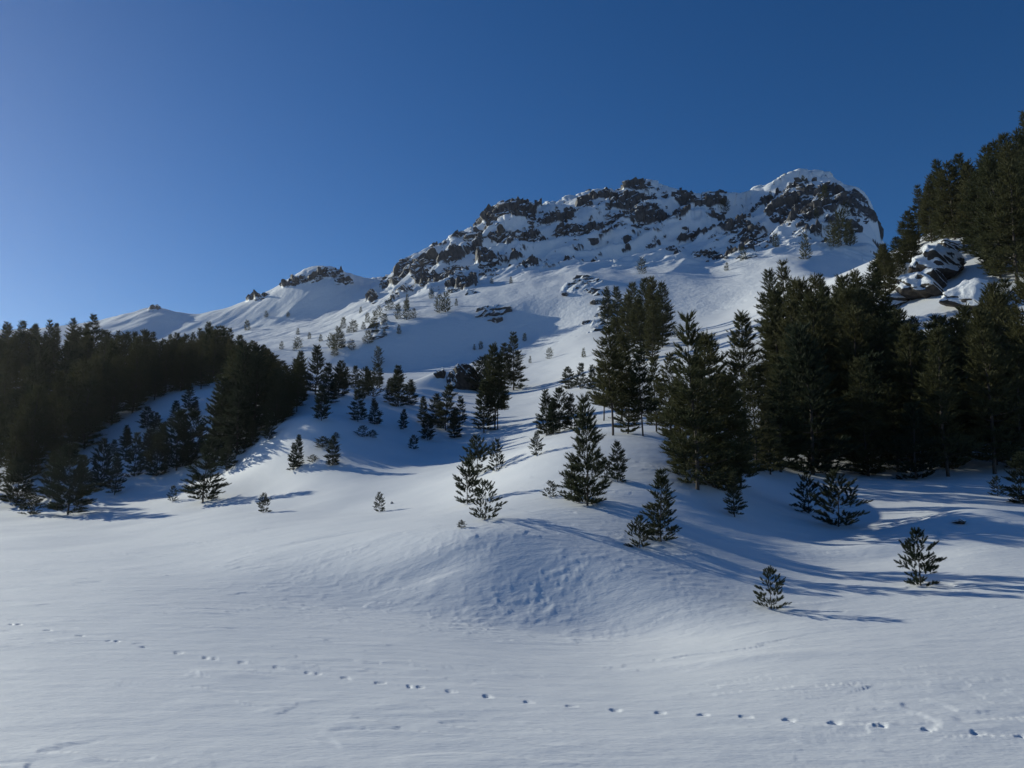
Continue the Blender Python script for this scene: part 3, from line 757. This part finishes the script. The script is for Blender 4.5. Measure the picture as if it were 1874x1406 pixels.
G1 = 'small pines scattered over the snow'
SINGLES = [
 ('sapling', 1412, 1115, 70, 'small bushy pine sapling alone on open snow, nearest to the camera', {'wide': 1.0, 'variant': 2}),
 ('sapling', 1685, 1072, 95, 'fork-topped pine sapling with spread lower twigs on open snow near the right edge', {'wide': .95, 'variant': 3}),
 ('sapling', 888, 952, 68, 'front sapling of the four at the top of the hollow, casting the long double shadow', {}),
 ('sapling', 856, 922, 74, 'second sapling of the four above the hollow, just behind the front one', {}),
 ('sapling', 874, 870, 68, 'upright sapling behind the hollow, third of the group of four', {}),
 ('sapling', 908, 862, 54, 'smallest of the four saplings above the hollow, rearmost on its right', {'wide': .8}),
 ('young', 1075, 925, 192, 'tall slender young pine in the middle of the bright knoll', {'wide': .82}),
 ('sapling', 1046, 914, 52, 'bushy sapling against the foot of the tall slender young pine', {'wide': 1.2}),
 ('sapling', 1007, 910, 28, 'tiny sapling beside a snow lump left of the tall slender pine', {'wide': 1.3}),
 ('young', 1131, 882, 72, 'thin young pine just right of the tall slender pine', {'wide': .8}),
 ('sapling', 1106, 876, 36, 'low sapling between the tall slender pine and its thin neighbour', {'wide': 1.2}),
 ('young', 1211, 992, 128, 'cone-shaped young pine on the slope right of the hollow', {}),
 ('sapling', 1170, 1002, 54, 'little round sapling at the left foot of the cone-shaped young pine', {'wide': 1.1}),
 ('young', 1344, 946, 78, 'shaded young pine at the right foot of the big dark pines', {}),
 ('sapling', 1480, 940, 72, 'left one of two neighbouring saplings in the long tree shadows', {'wide': .9}),
 ('sapling', 1536, 964, 94, 'right, larger one of two neighbouring saplings in the long tree shadows', {'wide': 1.1}),
 ('sapling', 1826, 908, 34, 'small bare-stemmed sapling below the dark wood near the right edge', {}),
 ('young', 1872, 922, 90, 'young pine cut by the right edge of the picture', {}),
 ('sapling', 982, 834, 38, 'thin sapling on the left rim of the bright knoll', {'wide': .9}),
 ('sapling', 483, 938, 33, 'dark little sapling alone at the left end of the white flat', {'wide': .9}),
 ('sapling', 694, 937, 33, 'tiny sapling alone in the middle of the white flat', {'wide': .9}),
 ('sapling', 845, 966, 13, 'twig-sized sapling tip poking out of the snow above the hollow', {'wide': 1.6}),
 ('sapling', 316, 918, 27, 'thin pale sapling between the left-hand young pines', {'wide': .8}),
 ('young', 372, 920, 115, 'broad young pine standing forward at the foot of the left wood', {'wide': 1.1}),
 ('young', 124, 942, 122, 'broad young pine with bare stem at the edge of the flat, far left', {'wide': 1.15, 'variant': 1}),
 ('sapling', 56, 942, 36, 'low snow-dusted pine bush at the edge of the flat, far left', {'wide': 1.6}),
 ('young', 30, 926, 86, 'young pine at the left picture edge behind the low bush', {'wide': 1.1}),
 ('young', 92, 912, 84, 'young pine between the left edge and the bare-stemmed broad pine', {}),
 ('young', 210, 906, 72, 'dark young pine with shadow pointing at the flat, left side', {}),
 ('young', 184, 892, 86, 'slim young pine behind the one with the pointing shadow', {'wide': .8}),
 ('young', 152, 906, 70, 'young pine half hidden right of the bare-stemmed broad pine', {}),
 ('young', 286, 872, 92, 'young pine in the open shade below the left wood', {'wide': .9}),
 ('young', 322, 862, 108, 'darker young pine at the lower tip of the left wood', {}),
 ('young', 246, 872, 78, 'thin young pine in the open shade, leftmost there', {'wide': .8}),
 ('young', 230, 845, 58, 'small young pine in the open shade close under the left wood', {'wide': .8}),
 ('young', 268, 850, 62, 'small young pine in the middle of the open shade', {'wide': .8}),
 ('young', 415, 862, 62, 'young pine right behind the broad forward pine', {}),
 ('young', 394, 855, 84, 'young pine overlapping the broad forward pine', {}),
 ('young', 350, 850, 96, 'young pine joining the lower tip of the left wood', {}),
 ('young', 536, 860, 48, 'left of two small pines side by side on the shaded knoll', {'wide': .85}),
 ('young', 545, 858, 60, 'taller of the pair of small pines on the shaded knoll', {'wide': .8}),
 ('young', 608, 852, 52, 'single small pine right of the pair on the shaded knoll', {'wide': .9}),
 ('sapling', 590, 820, 20, 'low reddish bush on the shaded knoll', {'wide': 1.8}),
 ('sapling', 615, 802, 10, 'tip of a buried bush on the shaded knoll', {'wide': 1.8}),
 ('sapling', 572, 846, 13, 'left of two buried bush tips near the small pine pair', {'wide': 1.7}),
 ('sapling', 664, 800, 20, 'bent twiggy bush lying in the snow of the knoll', {'wide': 1.4}),
 ('sapling', 682, 801, 13, 'low end of the bent twiggy bush', {'wide': 1.8}),
 ('sapling', 757, 822, 24, 'lone sapling in the valley floor\'s striped shadows', {}),
 ('tall', 544, 754, 112, 'tall pine with bare trunk at the right end of the left wood', {'wide': .8, 'variant': 5}),
 ('young', 492, 806, 52, 'small pine in front of the right end of the left wood', {}),
 ('young', 462, 816, 50, 'small pine in front of the left wood, second from its right end', {}),
 ('young', 588, 770, 64, 'slim pine in the shade right of the bare-trunked tall pine', {'wide': .8}),
 ('young', 600, 738, 72, 'dark pine at the top of the knoll, right of the left wood', {}),
 ('young', 578, 722, 88, 'pine on top of the knoll beside the bare-trunked tall pine', {}),
 ('young', 620, 726, 64, 'pine on top of the knoll, third from the left wood', {}),
 ('young', 655, 772, 58, 'dense dark pine on the knoll\'s right brow', {'wide': 1.1}),
 ('young', 686, 777, 46, 'smaller pine touching the dense dark pine on the brow', {'wide': 1.1}),
 ('young', 738, 786, 36, 'thin little pine below the brow', {'wide': .8}),
 ('young', 728, 744, 74, 'taller pine of the clump left of the snow-capped boulder', {}),
 ('young', 712, 738, 44, 'left small pine of the clump by the boulder', {}),
 ('young', 750, 742, 46, 'right small pine of the clump by the boulder', {}),
 ('young', 650, 712, 42, 'sunlit young pine on the terrace, leftmost of a loose row', {}),
 ('young', 672, 708, 36, 'sunlit young pine on the terrace, second of a loose row', {}),
 ('young', 690, 706, 40, 'sunlit young pine on the terrace, third of a loose row', {}),
 ('young', 634, 704, 32, 'small pine on the terrace just right of the knoll top', {}),
 ('young', 774, 775, 48, 'left pine of the clump in the middle of the valley', {}),
 ('young', 797, 778, 56, 'second pine of the clump in the middle of the valley', {}),
 ('young', 816, 788, 82, 'tallest pine of the clump in the middle of the valley', {'wide': 1.1}),
 ('young', 832, 802, 54, 'front right pine of the clump in the middle of the valley', {}),
 ('young', 782, 806, 46, 'front left pine of the clump in the middle of the valley', {}),
 ('young', 842, 776, 50, 'rear right pine of the clump in the middle of the valley', {}),
 ('tall', 905, 786, 158, 'twin-stemmed tall pine standing alone in the middle of the valley', {'wide': .85, 'variant': 4}),
 ('tall', 912, 785, 140, 'second stem of the tall pine pair in the valley\'s middle', {'wide': .7, 'variant': 4}),
 ('young', 886, 792, 92, 'lower pine leaning on the tall pair in the valley\'s middle', {'wide': 1.1}),
 ('tall', 940, 714, 105, 'broad full pine behind the tall pair in the valley', {'wide': 1.1, 'variant': 1}),
 ('tall', 924, 716, 88, 'pine between the broad full pine and the tall pair', {'variant': 5}),
 ('young', 880, 716, 62, 'dark bushy pine against the right side of the snow-capped boulder', {'wide': 1.3}),
 ('young', 896, 720, 70, 'second dark bushy pine right of the snow-capped boulder', {'wide': 1.1}),
 ('young', 1000, 797, 80, 'left pine of the clump on the knoll\'s left rim', {}),
 ('young', 1024, 790, 78, 'middle pine of the clump on the knoll\'s left rim', {}),
 ('young', 1046, 786, 64, 'right pine of the clump on the knoll\'s left rim', {}),
 ('young', 1012, 796, 60, 'front pine of the clump on the knoll\'s left rim', {}),
 ('young', 1040, 712, 40, 'low pine on the terrace left of the rib-foot trees', {'wide': 1.2}),
 ('young', 1062, 712, 46, 'second low pine on the terrace left of the rib-foot trees', {'wide': 1.1}),
 ('young', 1084, 714, 44, 'third low pine on the terrace left of the rib-foot trees', {'wide': 1.1}),
 ('tall', 1120, 797, 200, 'tall pine at the left end of the middle wood', {'wide': .95}),
 ('tall', 1150, 794, 148, 'pine in the middle wood, right of its left-end pine', {}),
 ('tall', 1176, 798, 160, 'thin-trunked pine in the middle wood above the bright knoll', {'wide': .9, 'variant': 5}),
 ('tall', 1200, 790, 135, 'pine in the middle wood, fourth from its left end', {}),
 ('tall', 1228, 798, 150, 'pine in the middle wood beside the big dark pines', {}),
 ('tall', 1140, 770, 160, 'rear pine at the left end of the middle wood', {}),
 ('tall', 1105, 770, 105, 'low dense pine left of the middle wood', {'wide': 1.1}),
 ('column', 1112, 606, 82, 'leftmost dark pine on the rocky rib', {'rmin': 60, 'wide': 1.0}),
 ('column', 1130, 612, 88, 'second dark pine on the rocky rib', {'rmin': 60}),
 ('column', 1160, 628, 112, 'third dark pine on the rocky rib, left of the tallest', {'rmin': 60}),
 ('column', 1180, 632, 125, 'tallest dark pine on the rocky rib', {'rmin': 60}),
 ('column', 1198, 634, 128, 'dark pine right of the tallest on the rocky rib', {'rmin': 60}),
 ('column', 1214, 636, 120, 'rightmost dark pine on the rocky rib', {'rmin': 60}),
 ('column', 1150, 650, 110, 'dark pine low on the rocky rib, left', {'rmin': 60}),
 ('column', 1172, 660, 115, 'dark pine low on the rocky rib, middle', {'rmin': 60}),
 ('column', 1196, 662, 110, 'dark pine low on the rocky rib, right', {'rmin': 60}),
 ('column', 1128, 672, 90, 'dark pine at the foot of the rocky rib', {'rmin': 60}),
 ('tall', 1274, 896, 322, 'largest dark pine, standing forward in the centre right', {'wide': .95, 'variant': 1}),
 ('tall', 1308, 893, 280, 'big dark pine right behind the largest forward pine', {'variant': 3}),
 ('tall', 1335, 902, 210, 'dark pine at the right foot of the forward pair', {'variant': 0}),
 ('tall', 1250, 862, 170, 'dark pine at the left foot of the forward pair', {'variant': 0}),
 ('tall', 1355, 890, 170, 'dark low-branched pine filling the right side of the forward group', {'variant': 2}),
 ('tall', 1292, 850, 240, 'dark pine hidden behind the forward pair', {'variant': 4}),
 ('tall', 1384, 866, 190, 'greyish pine left of the right-hand wood', {}),
 ('tall', 1408, 868, 140, 'lower greyish pine at the left corner of the right-hand wood', {}),
 ('tall', 1366, 790, 222, 'pine rising behind the forward group with a snowy gap beside it', {'variant': 4}),
 ('tall', 1588, 872, 215, 'front-row pine with a stout bare trunk in the right-hand wood', {}),
 ('tall', 1735, 872, 270, 'front-row pine with a dark bare trunk near the right of the wood', {'variant': 2}),
 ('tall', 1672, 852, 260, 'front-row pine between the two bare-trunked ones', {}),
 ('tall', 1820, 868, 300, 'big front-row pine at the right end of the wood', {'variant': 2}),
 ('tall', 1515, 846, 170, 'slim front-row pine at the left of the right-hand wood', {'wide': .7}),
 ('tall', 1455, 842, 230, 'front-row pine at the left end of the right-hand wood', {}),
]
for (kind, px, py, h, label, kw) in SINGLES:
    plant_px(kind, px, py, h, label, G1, **kw)

def in_poly(x, y, poly):
    c = False
    for (x1, y1), (x2, y2) in zip(poly, poly[1:] + poly[:1]):
        if (y1 > y) != (y2 > y) and x < (x2 - x1) * (y - y1) / (y2 - y1) + x1: c = not c
    return c

def ordinal(n):
    return str(n) + ('th' if 10 < n % 100 < 14 else {1: 'st', 2: 'nd', 3: 'rd'}.get(n % 10, 'th'))

HIDDEN = {(w, i) for w, ids in {1: [1, 4, 9, 11, 12, 14, 15, 16, 18, 19, 22, 24, 25, 26, 28, 30, 31, 38, 39, 40, 43, 46, 47, 50, 54, 61, 63, 64, 65, 66, 71, 75, 77, 78, 80, 88, 91, 92, 93, 95, 96, 97, 102, 103, 106, 107, 111, 113, 115, 118, 120, 122, 123, 128, 129, 130, 133, 136, 138, 139, 141, 145, 147, 148], 2: [10, 16, 19, 20, 22, 28], 3: [1, 3, 6, 9, 11, 12, 14, 18, 19, 21, 22, 23, 24, 25, 26, 32, 33, 35, 37, 39, 43, 44, 45, 46, 50, 51, 53, 57, 58, 60, 61, 62, 63, 65, 66, 68, 69, 71, 72, 74, 75, 76, 77, 78, 82, 84, 85, 86, 89, 91, 92, 96, 97, 98, 101, 104, 106], 4: [1, 4, 8, 9, 10, 15, 17, 19, 20, 21, 22, 23, 25, 26, 29, 32, 34, 39, 41, 42, 44, 45, 46, 47, 48, 50, 52], 5: [0, 1, 3, 7, 8, 9, 10], 6: [8], 7: [0, 2, 9, 13, 14, 15, 22, 23, 25, 27, 31, 32, 33, 36, 37, 43, 44, 46, 47, 49, 52, 53, 55, 57, 61, 64, 65, 66]}.items() for i in ids}      # trees that would stand wholly behind others
WOODS = {}
def wood(poly, top, n, gap, hlo, hhi, kinds, where_, group, seed, rmin=3.0, wide=(0.85, 1.15)):
    """pines strewn over the ground that the photograph shows inside poly (pixels), gap metres apart,
    none of them taller than the wood's outline `top` (pixels)"""
    g = random.Random(seed)
    xs_ = [p[0] for p in poly]; ys_ = [p[1] for p in poly]
    done, tries = [], 0
    while len(done) < n and tries < n * 120:
        tries += 1
        px, py = g.uniform(min(xs_), max(xs_)), g.uniform(min(ys_), max(ys_))
        if not in_poly(px, py, poly): continue
        a, r = hit(px, py, rmin)
        p = at(a, r)
        if any((p.x - q[0]) ** 2 + (p.y - q[1]) ** 2 < gap * gap for q in TREE_XY): continue
        d = p - cam.location
        depth = d.y * math.cos(PITCH) + d.z * math.sin(PITCH)
        lim = (py - np.interp(px, [q[0] for q in top], [q[1] for q in top])) * depth / FPX
        h = g.uniform(hlo, hhi)
        if lim < hlo * 0.7: continue
        crest = h > lim * 0.92
        if crest: h = lim * g.uniform(0.70, 1.03)
        kind, wd, turn = g.choice(kinds), g.uniform(*wide) * (1.25 if h < 5 else 1), g.uniform(0, 6.28)
        turn_v = g.randrange(4)
        idx = len(done)
        if (seed, idx) in HIDDEN:
            TREE_XY.append((p.x, p.y)); n_placed[kind] = n_placed.get(kind, 0) + 1
            done.append((px, 'hidden', None)); continue
        e = plant(kind, a, r, h, '', group, wide=wd, rot=turn, variant=turn_v)
        WOODS[e.name] = (seed, idx)
        done.append((px, 'crest' if crest else 'inner', e))
    for row, text in (('crest', 'pine on the outline of %s, %s from the left'), ('inner', 'pine inside the outline of %s, %s from the left')):
        k = 0
        for (px, rw, e) in sorted(done, key=lambda q: q[0]):
            if rw == row:
                k += 1
                e['label'] = text % (where_, ordinal(k))
    return done

# left-hand wood
GL = 'pines of the left-hand wood'
TOP_L = [(-160, 555), (0, 566), (60, 572), (110, 564), (160, 574), (200, 592), (262, 592), (300, 612), (350, 608), (395, 576), (425, 612), (480, 624), (512, 662), (545, 655), (600, 680)]
wood([(-40, 908), (0, 900), (60, 880), (130, 850), (200, 800), (240, 765), (300, 735), (400, 702), (520, 692), (520, 668), (400, 668), (200, 666), (0, 645), (-40, 643)],
     TOP_L, 150, 1.6, 3.2, 7.4, ['tall', 'tall', 'column'], 'the left-hand wood', GL, 1)
wood([(170, 800), (240, 755), (320, 716), (440, 695), (500, 690), (500, 668), (300, 670), (180, 720)], TOP_L, 70, 1.4, 4.0, 7.0, ['tall', 'tall', 'column'],
     'the left-hand wood\'s sloping lower end', GL, 7, wide=(0.8, 1.05))
wood([(395, 838), (430, 838), (500, 790), (545, 745), (540, 700), (450, 718), (415, 765)], TOP_L, 30, 1.4, 4.2, 7.2, ['tall', 'tall', 'young'],
     'the thicket below the left-hand wood', GL, 2)
wood([(215, 880), (300, 830), (420, 735), (330, 742), (250, 795), (200, 840)], TOP_L, 9, 1.5, 1.2, 2.4, ['young'],
     'the stray pines below the left wood', GL, 8)
wood([(600, 720), (640, 696), (760, 700), (760, 745), (690, 750)], [(0, 0), (2000, 0)], 14, 1.2, 0.7, 2.0, ['young', 'sapling'],
     'the loose saplings on the terrace', GL, 9)
# right-hand wood
GR = 'pines of the right-hand wood'
TOP_R = [(1380, 490), (1420, 472), (1480, 492), (1540, 505), (1580, 478), (1612, 520), (1660, 560), (1700, 575), (1760, 585), (1800, 545), (1874, 490), (1990, 480)]
wood([(1420, 845), (1500, 838), (1900, 858), (1915, 858), (1915, 600), (1874, 610), (1780, 640), (1560, 640), (1480, 640), (1430, 760)],
     TOP_R, 115, 1.45, 5.0, 9.5, ['tall', 'tall', 'column'], 'the right-hand wood', GR, 3)
wood([(1430, 866), (1600, 878), (1880, 876), (1880, 842), (1430, 838)], TOP_R, 16, 1.3, 2.4, 5.5, ['tall', 'young'],
     'the right wood\'s front edge', GR, 10)
wood([(1395, 640), (1480, 620), (1560, 600), (1600, 590), (1560, 640), (1420, 660)], TOP_R, 20, 1.6, 5.5, 8.5, ['column', 'tall'],
     'the strip below the right summit', GR, 5, rmin=55)
wood([(1640, 470), (1690, 440), (1760, 410), (1874, 350), (1915, 330), (1915, 530), (1850, 530), (1800, 500), (1770, 450), (1720, 440)],
     [(1600, 480), (1620, 440), (1655, 425), (1672, 345), (1700, 298), (1740, 276), (1800, 270), (1830, 236), (1874, 204), (1990, 150)], 60, 1.9, 6.5, 10.5, ['tall', 'column'],
     'the hillside wood at the right edge', GR, 4, rmin=60)

wood([(1540, 600), (1580, 555), (1640, 500), (1700, 460), (1690, 500), (1630, 545), (1590, 600)],
     [(1540, 505), (1580, 480), (1620, 440), (1645, 422), (1700, 420)], 9, 2.0, 3.5, 6.5, ['column', 'tall'],
     'the trees left of the snowy boulders', GR, 6, rmin=55)

# ------------------------------------------------------------------ pines on the mountain
GM = 'small pines strewn over the mountain'
FAR = [
 (744, 586, 30, 'taller of two pines on the brink of the shaded mountain slope'), (728, 585, 27, 'left of two pines on the brink of the shaded mountain slope'),
 (757, 583, 17, 'small pine right of the two on the brink'), (804, 573, 30, 'left half of the dark pine clump on the mountain brink'), (816, 572, 34, 'right half of the dark pine clump on the mountain brink'),
 (628, 602, 20, 'pine alone high on the sunlit mountain slope'), (617, 640, 38, 'tallest of three pines low on the sunlit mountain slope'), (606, 640, 26, 'left of three pines low on the sunlit mountain slope'),
 (626, 638, 24, 'right of three pines low on the sunlit mountain slope'), (672, 592, 18, 'upper small pine near the squarish boulder'), (684, 602, 30, 'pine touching the squarish boulder'), (694, 582, 20, 'pine above the squarish boulder'),
 (745, 556, 16, 'pine behind the two on the brink'), (692, 672, 34, 'lone pine at the foot of the shaded mountain slope'), (730, 612, 16, 'little pine in the shade below the brink'),
 (1005, 657, 18, 'bush on the sunlit terrace behind the broad full pine'), (1068, 655, 16, 'bush at the foot of the rocky rib'), (960, 625, 14, 'little pine above the broad full pine'), (970, 665, 12, 'low bush right of the broad full pine'),
 (1175, 502, 26, 'pine on the sunlit snow tongue above the rib trees'), (545, 614, 12, 'tiny pine at the start of the sunlit slope'), (566, 622, 12, 'tiny pine low on the sunlit slope\'s left'), (515, 640, 14, 'tiny pine right of the left wood\'s outline'),
 (540, 642, 14, 'second tiny pine right of the left wood\'s outline'), (660, 575, 12, 'tiny pine high on the sunlit slope'), (452, 606, 18, 'dark bush in the shade of the far peak'), (487, 582, 12, 'upper bush in the shade of the far peak'),
 (527, 582, 10, 'right bush in the shade of the far peak'), (868, 641, 10, 'left of two specks of pine low in the shaded slope'), (880, 640, 14, 'right of two specks of pine low in the shaded slope'),
 (1540, 452, 62, 'tall pine on the right flank of the right summit'), (1526, 456, 44, 'left pine of the group on the right summit\'s flank'), (1556, 452, 44, 'right pine of the group on the right summit\'s flank'),
 (1510, 362, 22, 'pine on the front of the right summit near its top'), (1500, 378, 20, 'pine below the topmost one on the right summit'), (1548, 398, 26, 'pine among the crags of the right flank'), (1494, 402, 20, 'pine in the centre of the right summit\'s face'),
 (1470, 336, 14, 'tiny pine on the very top of the right summit'), (1330, 496, 14, 'tiny pine on the sunlit hollow right of the rib'), (1326, 392, 26, 'pine on the saddle between the two summits'), (1410, 365, 14, 'pine on the right summit\'s left shoulder'),
 (1420, 455, 26, 'pine left of the cliff foot under the right summit'), (1360, 478, 24, 'pine at the bottom of the gully'), (1236, 618, 18, 'faint pine in the shaded hollow right of the rib'), (1475, 476, 46, 'pale pine in front of the right summit\'s foot'),
 (1530, 344, 9, 'tiny pine right of the right summit\'s top'), (835, 560, 12, 'tiny pine right of the dark clump on the brink'), (900, 520, 10, 'tiny pine under the isolated rock face'), (935, 520, 12, 'tiny pine on the sunlit streak'),
]
for (px, py, h, label) in FAR:
    plant_px('far', px, py, h, label, GM, rmin=60, wide=random.uniform(0.8, 1.05))

wood([(520, 640), (640, 600), (760, 545), (800, 545), (700, 620), (600, 660)], [(0, 0), (2000, 0)], 16, 2.0, 1.2, 3.0, ['far'],
     'the small pines on the sunlit slope', GM, 11, rmin=120)
# ------------------------------------------------------------------ rocks
import bmesh
def rock_mesh(name, seed, cuts, n, rough, mat):
    """an angular block about 2 across: a finely divided cube trimmed by flat cuts and roughened"""
    g = np.random.default_rng(seed)
    bm = bmesh.new()
    bmesh.ops.create_icosphere(bm, subdivisions=n, radius=1.25)
    co = np.array([v_.co for v_ in bm.verts])
    for c in range(cuts):
        d = g.normal(size=3); d /= np.linalg.norm(d)
        off = g.uniform(0.5, 0.95)
        s = co @ d - off
        co = co - np.where(s > 0, s, 0)[:, None] * d
    w = fbm(co[:, 0] * 2 + seed + co[:, 2], co[:, 1] * 2 - co[:, 2] * 1.3, 3, seed)
    co = co * (1 + rough * w)[:, None]
    for v_, p in zip(bm.verts, co): v_.co = p
    me = bpy.data.meshes.new(name)
    bm.to_mesh(me); bm.free()
    me.materials.append(mat)
    return me

ROCKS = [rock_mesh('rock', 200 + s, 12, 3, 0.25, M_ROCK) for s in range(9)]
BOULDERS = [rock_mesh('boulder', 300 + s, 12, 5, 0.3, M_BOULDER) for s in range(4)]
LADEN = [rock_mesh('laden', 400 + s, 8, 5, 0.3, M_SNOWROCK) for s in range(4)]
for me in LADEN:
    me.polygons.foreach_set('use_smooth', np.ones(len(me.polygons), bool))

def mesh_obj(name, me, loc, scale, rot, parent=None):
    o = bpy.data.objects.new(name, me)
    col.objects.link(o)
    o.location, o.scale, o.rotation_euler = loc, scale, rot
    o.parent = parent
    return o

g = random.Random(77)
for (px, py, rx, ry, label), (a, r, z) in zip(CRAGS, CRAG_AT):
    k = r / FPX
    e = bpy.data.objects.new('rock_outcrop', None)
    e.empty_display_size = 1.0
    col.objects.link(e)
    base = at(a, r)
    e.location = base
    n = max(3, min(20, int(rx * ry / 34)))
    for i in range(n):
        t, q = g.uniform(0, 6.28), math.sqrt(g.random())
        a2 = a + q * math.cos(t) * rx / FPX
        px2, py2 = px + q * math.cos(t) * rx, py + q * math.sin(t) * ry
        ah, rh = hit(px2, py2, 150)
        if abs(rh - r) > 45: ah, rh = a2, r
        s = g.uniform(0.6, 1.7) * min(1.0, 0.45 + max(rx, ry) / 40) * (0.75 if py < 400 else 1)
        p = at(ah, rh, -0.25 * s) - base
        mesh_obj('rock', ROCKS[g.randrange(len(ROCKS))], p, (s * g.uniform(1.0, 1.7), s * g.uniform(.8, 1.2), s * g.uniform(0.7, 1.25)),
                 (g.uniform(-.3, .3), g.uniform(-0.75, -0.25), g.uniform(-.5, .5)), e)
    e['label'] = label; e['category'] = 'rock'; e['group'] = 'rock outcrops on the mountain'

def single_rock(name, meshes, px, py, wpx, hpx, label, rot=(0, 0, 0), depth=0.8, sink=0.35, rmin=3.0, group=None, k=0):
    a, r = hit(px, py, rmin)
    s = r / FPX
    o = mesh_obj(name, meshes[k % len(meshes)], at(a, r, hpx * s * (0.5 - sink)), (wpx * s * 0.5, wpx * s * 0.5 * depth, hpx * s * 0.5), rot)
    o['label'] = label; o['category'] = 'rock'
    if group: o['group'] = group
    return o

GB = 'rocks of the snow-capped boulder in the valley'
single_rock('boulder', BOULDERS, 858, 708, 62, 62, 'big dark boulder under a snow cap in the middle of the valley', (0, -.25, .4), k=0, group=GB)
single_rock('boulder', BOULDERS, 836, 704, 44, 36, 'lower dark rock in front of the snow-capped boulder', (.1, .2, 1.0), k=1, group=GB)
single_rock('boulder', BOULDERS, 803, 690, 20, 26, 'small pointed rock on the snowdrift left of the snow-capped boulder', (0, -.2, .2), k=2, group=GB)
GS = 'snow-laden boulders on the right hillside'
for k, (px, py, w, h, rot, label) in enumerate([
    (1655, 525, 70, 40, (0, -.5, .2), 'leftmost snow-laden slab on the right hillside'),
    (1692, 540, 80, 58, (.1, -.35, .9), 'middle snow-laden boulder with a dark underside on the right hillside'),
    (1726, 510, 84, 66, (0, -.6, .3), 'largest snow-laden boulder of the right hillside, topped by a white ridge'),
    (1740, 462, 40, 34, (0, -.4, 1.2), 'small snow-laden boulder above the largest one'),
    (1778, 560, 90, 44, (0, -.5, .5), 'low snow-laden slab right of the boulder group'),
    (1628, 560, 60, 24, (0, -.4, .1), 'low snowy slab left below the boulder group')]):
    single_rock('snow_laden_boulder', LADEN, px, py, w, h, label, rot, k=k, rmin=40, group=GS, sink=0.25)
single_rock('stone', BOULDERS, 1755, 958, 26, 9, 'flat dark stone poking out of the snow mound near the right edge', (0, .25, .3), k=3)
single_rock('stone', BOULDERS, 717, 922, 8, 5, 'tiny dark stone beside the lone sapling on the white flat', (0, 0, .3), k=1)

# ------------------------------------------------------------------ thin winter air
def haze_box():
    zlo, zhi = float(VZ.min()) - 1.0, max(float(VZ.max()), 140.0) + 6.0
    R_ = 1540.0
    bm = bmesh.new()
    bmesh.ops.create_cube(bm, size=1.0)
    for v_ in bm.verts:
        v_.co = (v_.co.x * 2 * R_, v_.co.y * 2 * R_, zlo + (v_.co.z + 0.5) * (zhi - zlo))
    me = bpy.data.meshes.new('haze'); bm.to_mesh(me); bm.free()
    m = bpy.data.materials.new('thin_air'); m.use_nodes = True
    n, l = m.node_tree.nodes, m.node_tree.links
    n.clear()
    out = n.new('ShaderNodeOutputMaterial')
    pv = n.new('ShaderNodeVolumePrincipled')
    pv.inputs['Color'].default_value = (0.88, 0.89, 1.0, 1)
    pv.inputs['Density'].default_value = HAZE
    pv.inputs['Anisotropy'].default_value = 0.65
    l.new(pv.outputs[0], out.inputs['Volume'])
    me.materials.append(m)
    o = bpy.data.objects.new('haze', me); col.objects.link(o)
    o['kind'] = 'stuff'; o['label'] = 'thin bluish winter air over the whole valley'; o['category'] = 'haze'
HAZE = 0.00008
haze_box()
